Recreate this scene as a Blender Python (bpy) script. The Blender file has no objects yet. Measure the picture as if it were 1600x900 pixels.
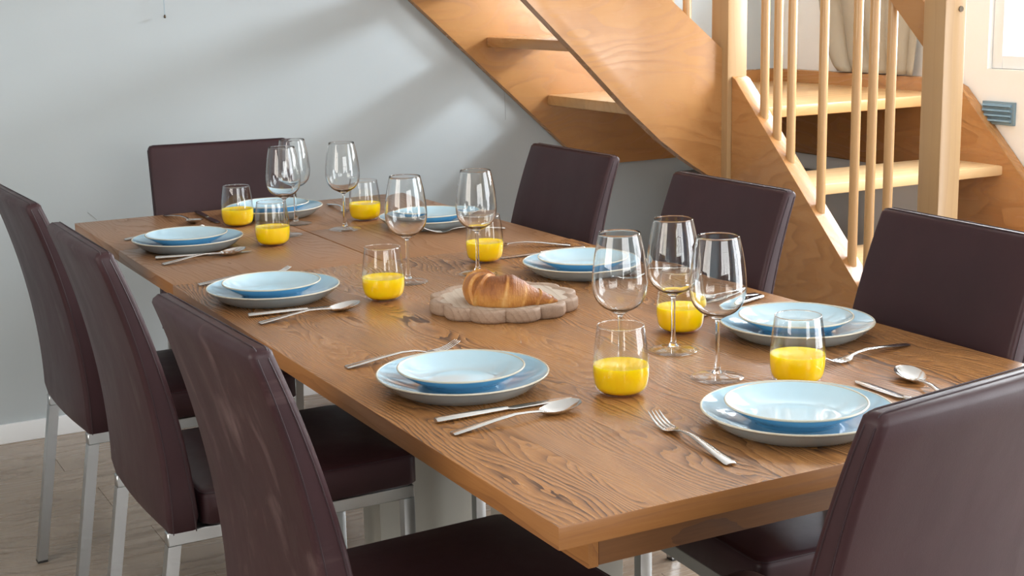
import bpy, bmesh, math, random
from mathutils import Vector, Matrix
random.seed(7)
PI = math.pi
S = bpy.context.scene
COL = S.collection

# ------------------------------------------------------------------ camera
CAM = Vector((-0.7757646, -1.3517785, 1.3705068))
YAW, PITCH, ROLL, FPX = 0.490544, 0.2069606, -0.022456, 2233.625
fw = Vector((math.sin(YAW)*math.cos(PITCH), math.cos(YAW)*math.cos(PITCH), -math.sin(PITCH)))
rt = Vector((math.cos(YAW), -math.sin(YAW), 0)); up = rt.cross(fw)
rt2 = rt*math.cos(ROLL) + up*math.sin(ROLL); up2 = -rt*math.sin(ROLL) + up*math.cos(ROLL)
cd = bpy.data.cameras.new('camera'); cd.sensor_width = 36.0; cd.lens = FPX*36.0/1600.0
cd.clip_start = 0.05
cam = bpy.data.objects.new('camera', cd); COL.objects.link(cam)
cam.matrix_world = Matrix(((rt2.x, up2.x, -fw.x, CAM.x), (rt2.y, up2.y, -fw.y, CAM.y), (rt2.z, up2.z, -fw.z, CAM.z), (0, 0, 0, 1)))
S.camera = cam

# ------------------------------------------------------------------ world, light, exposure
S.view_settings.view_transform = 'Standard'; S.view_settings.look = 'None'
S.view_settings.gamma = 1.0; S.view_settings.use_curve_mapping = False
S.view_settings.exposure = -0.22
w = bpy.data.worlds.new('sky'); S.world = w; w.use_nodes = True
bg = w.node_tree.nodes['Background']; bg.inputs['Color'].default_value = (0.86, 0.93, 1.0, 1); bg.inputs['Strength'].default_value = 3.5

def area(name, loc, rot, sx, sy, power, color=(1, 1, 1)):
    l = bpy.data.lights.new(name, 'AREA'); l.shape = 'RECTANGLE'; l.size = sx; l.size_y = sy; l.energy = power; l.color = color
    o = bpy.data.objects.new(name, l); o.location = loc; o.rotation_euler = rot; COL.objects.link(o); return o
# daylight through the windows plus an added front fill (each stands just outside its own opening)
area('daylight_stair_window', (3.14, 1.55, 1.72), (0, math.radians(90), 0), 1.35, 1.25, 112, (0.92, 0.96, 1.0))
area('daylight_landing_window', (3.10, 2.66, 1.90), (0, math.radians(90), 0), 0.24, 0.26, 105, (0.80, 0.90, 1.0))
area('daylight_terrace_door', (3.14, -1.2, 1.25), (0, math.radians(90), 0), 2.3, 2.6, 150, (0.94, 0.97, 1.0))
area('front_fill_light', (0.2, -4.2, 1.6), (math.radians(90), 0, 0), 3.2, 1.8, 115, (1.0, 0.97, 0.93))  # added fill from behind the camera, brightens right wall and stairs
area('daylight_side_window', (-3.2, 0.2, 1.6), (0, math.radians(-90), 0), 1.6, 2.2, 62, (1.0, 0.86, 0.70))

# ------------------------------------------------------------------ helpers
def link(name, me, mat=None, parent=None):
    o = bpy.data.objects.new(name, me); COL.objects.link(o)
    if mat: me.materials.append(mat)
    if parent: o.parent = parent
    return o
def smooth_angle(me, deg=35):
    for f in me.polygons: f.use_smooth = True
    try: me.set_sharp_from_angle(angle=math.radians(deg))
    except Exception: pass
def obj(name, bm, mat=None, parent=None, smooth=None):
    bmesh.ops.recalc_face_normals(bm, faces=bm.faces)
    me = bpy.data.meshes.new(name); bm.to_mesh(me); bm.free()
    if smooth: smooth_angle(me, smooth)
    return link(name, me, mat, parent)
def tag(o, label, cat, group=None):
    o['label'] = label; o['category'] = cat
    if group: o['group'] = group
    return o
def empty(name, loc, rz=0):
    o = bpy.data.objects.new(name, None); o.empty_display_size = 0.05; COL.objects.link(o)
    o.location = loc; o.rotation_euler = (0, 0, rz); return o
def copy_tree(o, parent=None):
    c = o.copy(); COL.objects.link(c)
    if parent: c.parent = parent
    for ch in list(o.children): copy_tree(ch, c)
    return c
def add_box(bm, a, b, bev=0.0, seg=2):
    (x0, y0, z0), (x1, y1, z1) = a, b
    vs = [bm.verts.new(p) for p in ((x0,y0,z0),(x1,y0,z0),(x1,y1,z0),(x0,y1,z0),(x0,y0,z1),(x1,y0,z1),(x1,y1,z1),(x0,y1,z1))]
    fs = [bm.faces.new([vs[i] for i in q]) for q in ((3,2,1,0),(4,5,6,7),(0,1,5,4),(1,2,6,5),(2,3,7,6),(3,0,4,7))]
    if bev:
        es = list({e for f in fs for e in f.edges})
        bmesh.ops.bevel(bm, geom=es, offset=bev, segments=seg, affect='EDGES', profile=0.6)
def box(name, a, b, mat, parent=None, bev=0.0, seg=2):
    bm = bmesh.new(); add_box(bm, a, b, bev, seg)
    return obj(name, bm, mat, parent, 40 if bev else None)
def add_prism(bm, pts, ext, bev=0.0):
    """closed polygon pts (3D, planar) extruded along vector ext"""
    e = Vector(ext); A = [bm.verts.new(Vector(p)) for p in pts]; B = [bm.verts.new(Vector(p)+e) for p in pts]
    n = len(pts); fs = [bm.faces.new(A), bm.faces.new(B[::-1])]
    for i in range(n): fs.append(bm.faces.new((A[i], B[i], B[(i+1) % n], A[(i+1) % n])))
    if bev:
        es = list({e_ for f in fs[:2] for e_ in f.edges})
        bmesh.ops.bevel(bm, geom=es, offset=bev, segments=2, affect='EDGES', profile=0.6)
def add_lathe(bm, prof, seg=48, closed=False):
    rings = []
    for r, z in prof:
        if r < 1e-6: rings.append([bm.verts.new((0, 0, z))])
        else: rings.append([bm.verts.new((r*math.cos(2*PI*i/seg), r*math.sin(2*PI*i/seg), z)) for i in range(seg)])
    prs = list(zip(rings, rings[1:]))
    if closed: prs.append((rings[-1], rings[0]))
    for a, b in prs:
        if len(a) == 1 and len(b) == 1: continue
        for i in range(seg):
            j = (i+1) % seg
            if len(a) == 1: bm.faces.new((a[0], b[i], b[j]))
            elif len(b) == 1: bm.faces.new((a[i], b[0], a[j]))
            else: bm.faces.new((a[i], b[i], b[j], a[j]))
def add_tube(bm, path, r, seg=8, cap=True):
    path = [Vector(p) for p in path]; n = len(path); rs = r if isinstance(r, (list, tuple)) else [r]*n
    rings = []; prev = None
    for i, p in enumerate(path):
        d = (path[min(i+1, n-1)] - path[max(i-1, 0)]).normalized()
        if prev is None:
            ref = Vector((0, 0, 1)) if abs(d.z) < 0.9 else Vector((1, 0, 0)); u = d.cross(ref).normalized()
        else: u = (prev - d*prev.dot(d)).normalized()
        prev = u; v = d.cross(u)
        rings.append([bm.verts.new(p + (u*math.cos(2*PI*k/seg) + v*math.sin(2*PI*k/seg))*rs[i]) for k in range(seg)])
    for a, b in zip(rings, rings[1:]):
        for k in range(seg): bm.faces.new((a[k], a[(k+1) % seg], b[(k+1) % seg], b[k]))
    if cap: bm.faces.new(rings[0][::-1]); bm.faces.new(rings[-1])
def add_loft(bm, rings, cap=True):
    R = [[bm.verts.new(p) for p in r] for r in rings]; n = len(R[0])
    for a, b in zip(R, R[1:]):
        for k in range(n): bm.faces.new((a[k], a[(k+1) % n], b[(k+1) % n], b[k]))
    if cap: bm.faces.new(R[0][::-1]); bm.faces.new(R[-1])

# ------------------------------------------------------------------ materials
def mat(name, base=(0.8, 0.8, 0.8), rough=0.5, metal=0.0, spec=0.5, coat=0.0, **kw):
    m = bpy.data.materials.new(name); m.use_nodes = True
    b = m.node_tree.nodes['Principled BSDF']
    b.inputs['Base Color'].default_value = (*base, 1); b.inputs['Roughness'].default_value = rough
    b.inputs['Metallic'].default_value = metal; b.inputs['Specular IOR Level'].default_value = spec
    b.inputs['Coat Weight'].default_value = coat; b.inputs['Coat Roughness'].default_value = 0.05
    for k, v in kw.items(): b.inputs[k].default_value = v
    return m
class NT:
    def __init__(s, m): s.t = m.node_tree; s.N = s.t.nodes; s.L = s.t.links; s.b = s.N.get('Principled BSDF')
    def n(s, typ, props=None, **ins):
        x = s.N.new(typ)
        for k, v in (props or {}).items(): setattr(x, k, v)
        for k, v in ins.items():
            k2 = k.replace('_', ' ')
            sock = x.inputs[int(k[1:])] if k[0] == 'i' and k[1:].isdigit() else x.inputs[k2]
            if isinstance(v, bpy.types.NodeSocket): s.L.new(v, sock)
            else: sock.default_value = v
        return x
    def math(s, op, a, b=0.0, c=0.0): return s.n('ShaderNodeMath', {'operation': op}, i0=a, i1=b, i2=c).outputs[0]
    def ramp(s, fac, stops):
        r = s.n('ShaderNodeValToRGB', Fac=fac); cr = r.color_ramp
        while len(cr.elements) < len(stops): cr.elements.new(0.5)
        for e, (p, c) in zip(cr.elements, stops): e.position = p; e.color = (*c, 1)
        return r.outputs[0]
    def coords(s, scale, rot=(0, 0, 0), loc=(0, 0, 0), vec=None):
        if vec is None: vec = s.n('ShaderNodeTexCoord').outputs['Object']
        return s.n('ShaderNodeMapping', Vector=vec, Scale=scale, Rotation=rot, Location=loc).outputs[0]
    def noise(s, vec, scale=1.0, detail=4.0, rough=0.5, dist=0.0):
        return s.n('ShaderNodeTexNoise', Vector=vec, Scale=scale, Detail=detail, Roughness=rough, Distortion=dist).outputs['Fac']
    def mix(s, f, a, b, typ='MIX'):
        x = s.N.new('ShaderNodeMix'); x.data_type = 'RGBA'; x.blend_type = typ
        for i, v in ((0, f), (6, a), (7, b)):
            if isinstance(v, bpy.types.NodeSocket): s.L.new(v, x.inputs[i])
            else: x.inputs[i].default_value = v if i == 0 else ((*v, 1) if len(v) == 3 else v)
        return x.outputs[2]
    def bump(s, h, strength=0.3, dist=0.002):
        s.L.new(s.n('ShaderNodeBump', Strength=strength, Distance=dist, Height=h).outputs[0], s.b.inputs['Normal'])
    def color(s, c): s.L.new(c, s.b.inputs['Base Color'])
    def rough(s, c): s.L.new(c, s.b.inputs['Roughness'])

def wood(name, dark, mid, light, axis='y', rings=34.0, warp=0.09, board=0.21, rough=0.42, relief=0.35, seed=0.0, pore=0.5, contrast=1.0, world=False, knots=False, sharp=4.0, stretch=0.22):
    """growth-ring wood with the grain along `axis` of the object"""
    m = mat(name, mid, rough); k = NT(m)
    tc = k.n('ShaderNodeTexCoord').outputs['Object']
    if world: tc = k.n('ShaderNodeNewGeometry').outputs['Position']
    rot = {'y': (0, 0, 0), 'x': (0, 0, PI/2), 'z': (PI/2, 0, 0)}[axis]
    v = k.coords((1, 1, 1), rot, (seed, seed*1.7, 0), tc)
    X, Y, Z = k.n('ShaderNodeSeparateXYZ', Vector=v).outputs
    if board:
        idx = k.math('FLOOR', k.math('DIVIDE', X, board))
        off = k.n('ShaderNodeTexWhiteNoise', {'noise_dimensions': '1D'}, W=k.math('ADD', idx, 3.3 + seed)).outputs['Value']
    else: off = k.math('MULTIPLY', X, 0.0)
    cv = k.n('ShaderNodeCombineXYZ', X=X, Y=k.math('ADD', k.math('MULTIPLY', Y, stretch), k.math('MULTIPLY', off, 7.0)), Z=Z).outputs[0]
    nz = k.noise(cv, 5.5, 2.0, 0.45); nz2 = k.noise(cv, 22.0, 3.0, 0.55)
    f = k.math('ADD', k.math('ADD', X, k.math('MULTIPLY', Z, 0.7)), k.math('ADD', k.math('MULTIPLY', nz, warp*4.0), k.math('MULTIPLY', nz2, warp*0.30)))
    saw = k.math('POWER', k.math('FRACT', k.math('MULTIPLY', f, rings)), sharp)
    strength = k.n('ShaderNodeMapRange', Value=k.noise(cv, 9.0, 2.0, 0.5), i1=0.35, i2=0.65, i3=0.25, i4=1.0).outputs[0]
    fine = k.noise(k.n('ShaderNodeCombineXYZ', X=k.math('MULTIPLY', X, 330.0), Y=k.math('MULTIPLY', Y, 11.0), Z=k.math('MULTIPLY', Z, 330.0)).outputs[0], 1.0, 3.0, 0.6)
    broad = k.noise(cv, 2.6, 3.0, 0.5)
    line = k.math('MULTIPLY', saw, k.math('MULTIPLY', strength, k.math('ADD', 0.45, fine)))
    c = k.ramp(k.math('ADD', k.math('MULTIPLY', line, 0.75*contrast), k.math('ADD', k.math('MULTIPLY', k.math('SUBTRACT', fine, 0.5), 0.55*pore), k.math('MULTIPLY', broad, 0.5))),
               [(0.08, light), (0.38, mid), (0.95, dark)])
    if board: c = k.n('ShaderNodeHueSaturation', Color=c, Value=k.math('ADD', 0.92, k.math('MULTIPLY', off, 0.16))).outputs[0]
    if knots:
        vo = k.n('ShaderNodeTexVoronoi', Vector=k.n('ShaderNodeCombineXYZ', X=k.math('MULTIPLY', X, 2.4), Y=k.math('MULTIPLY', Y, 1.4), Z=0.0).outputs[0], Scale=1.0).outputs['Distance']
        kn = k.math('ADD', vo, k.math('MULTIPLY', k.math('SUBTRACT', nz2, 0.5), 0.12))
        c = k.mix(k.ramp(kn, [(0.0, (0.6,)*3), (0.05, (0.35,)*3), (0.10, (0, 0, 0))]), c, dark)
    k.color(c)
    k.rough(k.math('ADD', rough - 0.06, k.math('MULTIPLY', line, 0.2)))
    if relief: k.bump(k.math('SUBTRACT', k.math('MULTIPLY', fine, 0.4*pore), line), relief, 0.0012)
    return m

M = {}
TD, TM, TL = (0.050, 0.018, 0.006), (0.315, 0.138, 0.043), (0.45, 0.222, 0.078)
M['table'] = wood('brushed_oak_table', TD, TM, TL, 'y', 125, 0.085, 0.19, 0.33, 0.5, 0.37, 1.2, 1.15, knots=True, sharp=2.2)
M['leaf'] = wood('smooth_oak_leaf', (0.13, 0.058, 0.024), (0.26, 0.122, 0.050), (0.33, 0.165, 0.073), 'y', 80, 0.07, 0.24, 0.42, 0.12, 2.1, 0.8, 0.45)
M['edge'] = wood('oak_edge_band', (0.13, 0.05, 0.016), (0.29, 0.118, 0.034), (0.37, 0.165, 0.053), 'y', 45, 0.03, 0, 0.42, 0.1, 0.5, 0.8, 0.5)
M['edge_x'] = wood('oak_end_band', (0.13, 0.05, 0.016), (0.29, 0.118, 0.034), (0.37, 0.165, 0.053), 'x', 45, 0.03, 0, 0.42, 0.1, 0.5, 0.8, 0.5)
M['apron'] = wood('dark_oak_apron', (0.09, 0.036, 0.013), (0.19, 0.082, 0.031), (0.25, 0.115, 0.046), 'x', 45, 0.05, 0, 0.45, 0.2, 1.2, 0.7, 0.6)
B1, B2, B3 = (0.285, 0.122, 0.037), (0.43, 0.202, 0.069), (0.51, 0.265, 0.102)
M['beech_x'] = wood('beech_stringer', B1, B2, B3, 'x', 22, 0.12, 0, 0.30, 0, 0.7, 0.3, 0.58, sharp=2.5, stretch=0.3)
M['beech_y'] = wood('beech_board', B1, B2, B3, 'y', 22, 0.12, 0, 0.30, 0, 1.9, 0.3, 0.58, sharp=2.5, stretch=0.3)
M['tread'] = wood('beech_tread_lit', (0.52, 0.31, 0.13), (0.70, 0.48, 0.25), (0.77, 0.57, 0.33), 'x', 20, 0.05, 0.13, 0.34, 0, 1.1, 0.3, 0.4, sharp=2.5)  # lower treads, paled in colour for the strong window light on them
M['tread_y'] = wood('beech_tread_across_shaded', B1, B2, B3, 'y', 20, 0.10, 0.13, 0.28, 0, 1.1, 0.3, 0.4, sharp=2.5)  # upper treads, same beech darkened for edges turned from the light
M['landing'] = wood('beech_landing_part_lit', (0.42, 0.21, 0.075), (0.58, 0.33, 0.135), (0.67, 0.42, 0.19), 'x', 20, 0.05, 0.13, 0.34, 0, 1.1, 0.3, 0.4, sharp=2.5)  # same beech again, tone set between lit top and dim edge
M['post'] = wood('beech_post', (0.36, 0.205, 0.09), (0.44, 0.268, 0.125), (0.49, 0.31, 0.15), 'z', 40, 0.02, 0, 0.35, 0, 0.4, 0.3, 0.4)
M['spindle'] = wood('beech_spindle', (0.38, 0.2, 0.08), (0.50, 0.285, 0.12), (0.56, 0.34, 0.155), 'z', 40, 0.02, 0, 0.32, 0, 0.9, 0.3, 0.4)

def leather(name='aubergine_leather', worn=False):
    m = mat(name, (0.05, 0.026, 0.03), 0.45, spec=0.32); k = NT(m)
    v = k.coords((1, 1, 1))
    n1 = k.noise(v, 6, 4, 0.6); n2 = k.noise(v, 420, 2, 0.6); n3 = k.noise(k.coords((9, 9, 3)), 1.0, 5, 0.65)
    base = k.ramp(n1, [(0.3, (0.031, 0.0112, 0.0138)), (0.7, (0.041, 0.0150, 0.0178))])
    if worn:     # pale rubbed smears on the back
        sm_ = k.noise(k.coords((1, 15, 6), (0.5, 0, 0)), 1.0, 5, 0.62, 0.4)
        base = k.mix(k.ramp(sm_, [(0.56, (0, 0, 0)), (0.72, (0.55,)*3)]), base, (0.17, 0.11, 0.105))
    k.color(base)
    k.rough(k.ramp(n3, [(0.35, (0.42,)*3), (0.60, (0.5,)*3), (0.75, (0.36,)*3)]))
    k.bump(n2, 0.16, 0.0006)
    return m
M['leather'] = leather(); M['leather_worn'] = leather('scuffed_leather', True)
M['seam'] = mat('dark_seam', (0.03, 0.014, 0.018), 0.5)
def steel(name, base, rough): return mat(name, base, rough, 1.0)
M['chrome'] = steel('brushed_chrome', (0.46, 0.475, 0.48), 0.3)
M['cutlery'] = steel('polished_steel', (0.62, 0.615, 0.60), 0.16)
M['foot'] = mat('black_plastic', (0.02, 0.02, 0.02), 0.5)
M['pedestal'] = mat('greige_lacquer', (0.36, 0.34, 0.29), 0.45)

def glaze(name, top, under, rimc):
    """reactive glaze: the colour pales on the raised rim line and foot"""
    m = mat(name, top, 0.10, spec=0.5, coat=0.4); k = NT(m)
    v = k.coords((1, 1, 1)); n = k.noise(v, 9, 3, 0.5)
    k.color(k.mix(k.ramp(n, [(0.35, (0, 0, 0)), (0.7, (1, 1, 1))]), top, under)); return m
M['plate'] = glaze('blue_glaze_lit', (0.46, 0.675, 0.79), (0.53, 0.72, 0.815), None)  # small plate face, glaze paled for the wall and sky it reflects
M['plate_shaded'] = glaze('blue_glaze_shaded', (0.33, 0.57, 0.72), (0.40, 0.63, 0.76), None)  # same glaze darkened for the shadow beneath the small plate
M['plate_under'] = glaze('deep_blue_glaze', (0.10, 0.36, 0.60), (0.13, 0.41, 0.64), None)
M['plate_base'] = glaze('grey_blue_stoneware', (0.30, 0.36, 0.38), (0.36, 0.42, 0.43), None)
M['rim'] = mat('bare_rim_glaze', (0.62, 0.58, 0.47), 0.25)

def glass_mat():
    m = bpy.data.materials.new('clear_glass'); m.use_nodes = True; t = m.node_tree; t.nodes.clear()
    o = t.nodes.new('ShaderNodeOutputMaterial'); g = t.nodes.new('ShaderNodeBsdfGlass'); g.inputs['IOR'].default_value = 1.48; g.inputs['Roughness'].default_value = 0.0
    g.inputs['Color'].default_value = (0.985, 0.99, 0.99, 1)
    t.links.new(g.outputs[0], o.inputs[0]); return m
M['glass'] = glass_mat()
def pane_mat(name, ior):
    m = bpy.data.materials.new(name); m.use_nodes = True; t = m.node_tree; t.nodes.clear()
    o = t.nodes.new('ShaderNodeOutputMaterial'); a = t.nodes.new('ShaderNodeBsdfTransparent'); b = t.nodes.new('ShaderNodeBsdfGlossy')
    b.inputs['Roughness'].default_value = 0.0; lw = t.nodes.new('ShaderNodeLayerWeight'); lw.inputs['Blend'].default_value = 0.5
    pw_ = t.nodes.new('ShaderNodeMath'); pw_.operation = 'POWER'; t.links.new(lw.outputs['Facing'], pw_.inputs[0]); pw_.inputs[1].default_value = 4.0
    f = t.nodes.new('ShaderNodeMath'); f.operation = 'MULTIPLY_ADD'; t.links.new(pw_.outputs[0], f.inputs[0]); f0 = ((ior-1)/(ior+1))**2; f.inputs[1].default_value = 0.9-f0; f.inputs[2].default_value = f0
    x = t.nodes.new('ShaderNodeMixShader'); t.links.new(f.outputs[0], x.inputs[0]); t.links.new(a.outputs[0], x.inputs[1]); t.links.new(b.outputs[0], x.inputs[2]); t.links.new(x.outputs[0], o.inputs[0]); return m
M['pane'] = pane_mat('window_pane', 1.45); M['thin_glass'] = pane_mat('thin_blown_glass', 1.52)
M['juice'] = mat('orange_juice', (1.0, 0.64, 0.0), 0.25, **{'Subsurface Weight': 0.6, 'Subsurface Scale': 0.03, 'Subsurface Radius': (1.0, 0.7, 0.05)})

def plaster():
    m = mat('painted_plaster', (0.72, 0.745, 0.745), 0.75, spec=0.25); k = NT(m)
    v = k.n('ShaderNodeNewGeometry').outputs['Position']
    n = k.noise(v, 1.4, 3, 0.5); n2 = k.noise(v, 60, 4, 0.6)
    k.color(k.ramp(n, [(0.3, (0.43, 0.47, 0.48)), (0.7, (0.47, 0.505, 0.512))]))
    k.bump(n2, 0.08, 0.002); return m
M['wall'] = plaster()
M['white'] = mat('white_paint', (0.82, 0.83, 0.83), 0.4)
M['wall_light'] = mat('cream_plaster_brightened', (0.86, 0.85, 0.82), 0.7, spec=0.25)  # cream wall, colour lightened to stand in for the window glare
M['crack'] = mat('hairline_crack', (0.3, 0.3, 0.29), 0.8)
M['ceiling'] = mat('ceiling_paint', (0.78, 0.78, 0.76), 0.85)
M['floor'] = wood('grey_brown_laminate', (0.16, 0.116, 0.085), (0.285, 0.218, 0.163), (0.37, 0.29, 0.22), 'x', 22, 0.10, 0, 0.30, 0.05, 0.0, 0.5, 0.6, world=True)
M['gap'] = mat('dark_joint', (0.05, 0.04, 0.035), 0.8)
M['vent'] = mat('blue_grey_metal', (0.22, 0.33, 0.41), 0.35, 0.4)
M['fabric'] = mat('beige_curtain_cloth', (0.40, 0.35, 0.27), 0.9)
M['cupboard'] = mat('grey_panel_paint', (0.27, 0.26, 0.245), 0.55)
M['hole'] = mat('bolt_metal', (0.12, 0.09, 0.06), 0.4, 0.8)

# ------------------------------------------------------------------ room shell
XR, YB, XL_, YF, HC = 2.89, 3.22, -3.0, -4.0, 2.62
def struct(o): o['kind'] = 'structure'; return o
fl = struct(box('floor', (XL_-0.1, YF-0.1, -0.1), (XR+0.1, YB+0.1, -0.008), M['gap']))
pw, pl = 0.192, 1.285
plank_me = None
row = 0; y = YB - 0.002
while y > -1.1:
    x = -2.2 - (row*0.47 % 1.0)*pl*0.7
    while x < XR - 0.02:
        x0, x1 = max(x, -2.2), min(x + pl, XR - 0.005)
        if x1 - x0 > 0.03:
            if abs((x1-x0) - pl) < 1e-6 and plank_me: o = bpy.data.objects.new('plank', plank_me); COL.objects.link(o); o.parent = fl
            else:
                bm = bmesh.new(); add_box(bm, (0, -pw+0.0012, -0.008), (x1-x0-0.0012, 0, 0.0), 0.0006, 1)
                o = obj('plank', bm, M['floor'], fl)
                if abs((x1-x0) - pl) < 1e-6: plank_me = o.data
            o.location = (x0, y, 0)
        x += pl
    y -= pw; row += 1
struct(box('ceiling', (XL_-0.1, YF-0.1, HC), (XR+0.1, YB+0.1, HC+0.1), M['ceiling']))
wb = struct(box('wall_back', (XL_-0.1, YB, -0.1), (XR+0.1, YB+0.12, HC), M['wall']))
def wall_with_holes(name, fixed, lo, hi, holes, axis, thick, m):
    """wall in plane axis=fixed; holes = (u0,u1,z0,z1); u along the other horizontal axis"""
    bm = bmesh.new(); us = sorted({lo, hi, *[h[0] for h in holes], *[h[1] for h in holes]}); zs = sorted({-0.1, HC, *[h[2] for h in holes], *[h[3] for h in holes]})
    for u0, u1 in zip(us, us[1:]):
        for z0, z1 in zip(zs, zs[1:]):
            uc, zc = (u0+u1)/2, (z0+z1)/2
            if any(h[0] < uc < h[1] and h[2] < zc < h[3] for h in holes): continue
            a, b = sorted((fixed, fixed+thick))
            if axis == 'x': add_box(bm, (a, u0, z0), (b, u1, z1))
            else: add_box(bm, (u0, a, z0), (u1, b, z1))
    bmesh.ops.remove_doubles(bm, verts=bm.verts, dist=1e-5)
    return struct(obj(name, bm, m))
WIN1 = (0.95, 2.125, 1.072, 2.36); WIN2 = (-2.45, 0.1, 0.08, 2.36)
WIN5 = (2.46, 2.88, 1.70, 2.10)
wall_with_holes('wall_right', XR, YF-0.1, YB+0.1, [WIN1, WIN2, WIN5], 'x', 0.18, M['wall_light'])
WIN3 = (-1.3, 1.7, 0.75, 2.4); wall_with_holes('wall_front', YF, XL_-0.1, XR+0.1, [WIN3], 'y', -0.15, M['wall'])  # unseen front opening, added for the fill light
WIN4 = (-0.9, 1.3, 0.85, 2.3); wall_with_holes('wall_left', XL_, YF-0.1, YB+0.1, [WIN4], 'x', -0.15, M['wall'])
def window(name, hole, fixed, axis, sgn, mull=1):
    root = struct(empty(name, (0, 0, 0)))
    u0, u1, z0, z1 = hole; f = 0.045
    def bx(nm, ua, ub, za, zb, d0, d1, m, bev=0.004):
        a, b = sorted((fixed + sgn*d0, fixed + sgn*d1))
        if axis == 'x': return box(nm, (a, ua, za), (b, ub, zb), m, root, bev)
        return box(nm, (ua, a, za), (ub, b, zb), m, root, bev)
    g = 0.001
    bx('window_frame', u0+g, u0+f, z0+g, z1-g, 0.02, 0.09, M['white']); bx('window_frame', u1-f, u1-g, z0+g, z1-g, 0.02, 0.09, M['white'])
    bx('window_frame', u0+f, u1-f, z0+g, z0+f, 0.02, 0.09, M['white']); bx('window_frame', u0+f, u1-f, z1-f, z1-g, 0.02, 0.09, M['white'])
    n = mull
    for i in range(1, n):
        c = u0 + (u1-u0)*i/n; bx('window_bar', c-0.03, c+0.03, z0+f, z1-f, 0.025, 0.085, M['white'])
    bx('pane', u0+f, u1-f, z0+f, z1-f, 0.054, 0.058, M['pane'], 0)
    return root
window('window_1', WIN1, XR, 'x', 1, 1); window('window_2', WIN2, XR, 'x', 1, 2)
window('window_5', WIN5, XR, 'x', 1, 1)
window('window_3', WIN3, YF, 'y', -1, 3); window('window_4', WIN4, XL_, 'x', -1, 2)
struct(box('baseboard_back', (XL_, YB-0.014, 0.0), (1.9, YB, 0.062), M['white'], None, 0.003))
# hairline marks in the plaster of the back wall
def crack(name, a, b, r):
    bm = bmesh.new(); add_tube(bm, [a, ((a[0]+b[0])/2+0.001, a[1], (a[2]+b[2])/2), b], r, 5)
    return obj(name, bm, M['crack'], wb)
crack('plaster_crack', (1.652, YB, 1.01), (1.655, YB, 0.905), 0.0008)
crack('plaster_crack', (0.154, YB, 0.706), (0.18, YB, 0.680), 0.0010)

# thin cord hanging in front of the back wall
cord = tag(empty('pull_cord', (0.44, YB-0.012, 1.30)), 'thin grey pull cord with a dark bead, hanging high on the grey wall', 'cord')
bm = bmesh.new(); add_tube(bm, [(0, 0, 0.006), (0.0005, 0, 0.6), (0, 0, HC-1.30)], 0.0008, 5); obj('cord', bm, M['vent'], cord)
bm = bmesh.new(); add_lathe(bm, [(0, 0), (0.0035, 0.002), (0.004, 0.006), (0.002, 0.011), (0, 0.012)], 12); obj('bead', bm, M['hole'], cord, 60)

# ------------------------------------------------------------------ staircase
stair = tag(empty('staircase', (1.99, 2.3, 0)), 'open-riser beech staircase with quarter landing, round spindles and square posts along the wall', 'staircase')
def SP(name, pts, ext, m, bev=0.004, parent=None):
    bm = bmesh.new(); add_prism(bm, pts, ext, bev)
    o = obj(name, bm, m, None, 40); o.parent = parent or stair; o.matrix_parent_inverse = Matrix.Translation(-Vector(stair.location))
    return o
def SB(name, a, b, m, bev=0.004):
    o = box(name, a, b, m, None, bev); o.parent = stair; o.matrix_parent_inverse = Matrix.Translation(-Vector(stair.location)); return o
LZ, RISE = 0.978, 0.213
YW = YB - 0.002
# wall string of the upper flight (against the back wall) running on as skirting of the landing
lo = lambda x: 1.337 - 0.912*(x - 1.29)
hi = lambda x: lo(x) + 0.40
xt = -0.10
SP('wall_string', [(xt, YW, 2.58), (xt+0.34, YW, 2.58), (1.95, YW, hi(1.95)+0.02), (2.02, YW, 1.035), (2.886, YW, 1.035), (2.886, YW, 0.717), (1.972, YW, 0.717)], (0, -0.036, 0), M['beech_x'])
# front string of the upper flight: the swept lower edge flattens towards the post
FY = 2.31
SP('front_string', [(1.9553, FY, 1.1585), (1.9405, FY, 1.1713), (1.8185, FY, 1.2687), (1.7408, FY, 1.3307), (0.5483, FY, 2.3834), (0.3810, FY, 2.5556), (-0.0420, FY, 2.5556), (0.3319, FY, 2.1473), (1.2360, FY, 1.3454), (1.4181, FY, 1.1732), (1.5824, FY, 1.0119), (1.7093, FY, 0.9007), (1.8008, FY, 0.8338), (1.8992, FY, 0.7728), (1.9553, FY, 0.7452)], (0, 0.038, 0), M['beech_x'])
# treads of the upper flight
for i in range(1, 7):
    z = LZ + RISE*i + (0.012 if i == 1 else 0.012); xb = 1.81 - 0.243*i
    if z > 2.5: break
    SB('tread', (xb, FY+0.034, z-0.036), (xb+0.225, YW-0.03, z), M['tread_y'], 0.008)
# quarter landing
SP('landing', [(1.81, YW-0.034, LZ-0.028), (1.81, FY+0.05, LZ-0.028), (2.016, FY+0.05, LZ-0.028), (2.016, 2.235, LZ-0.028), (2.85, 2.235, LZ-0.028), (2.85, YW-0.034, LZ-0.028)], (0, 0, 0.038), M['landing'], 0.008)
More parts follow.
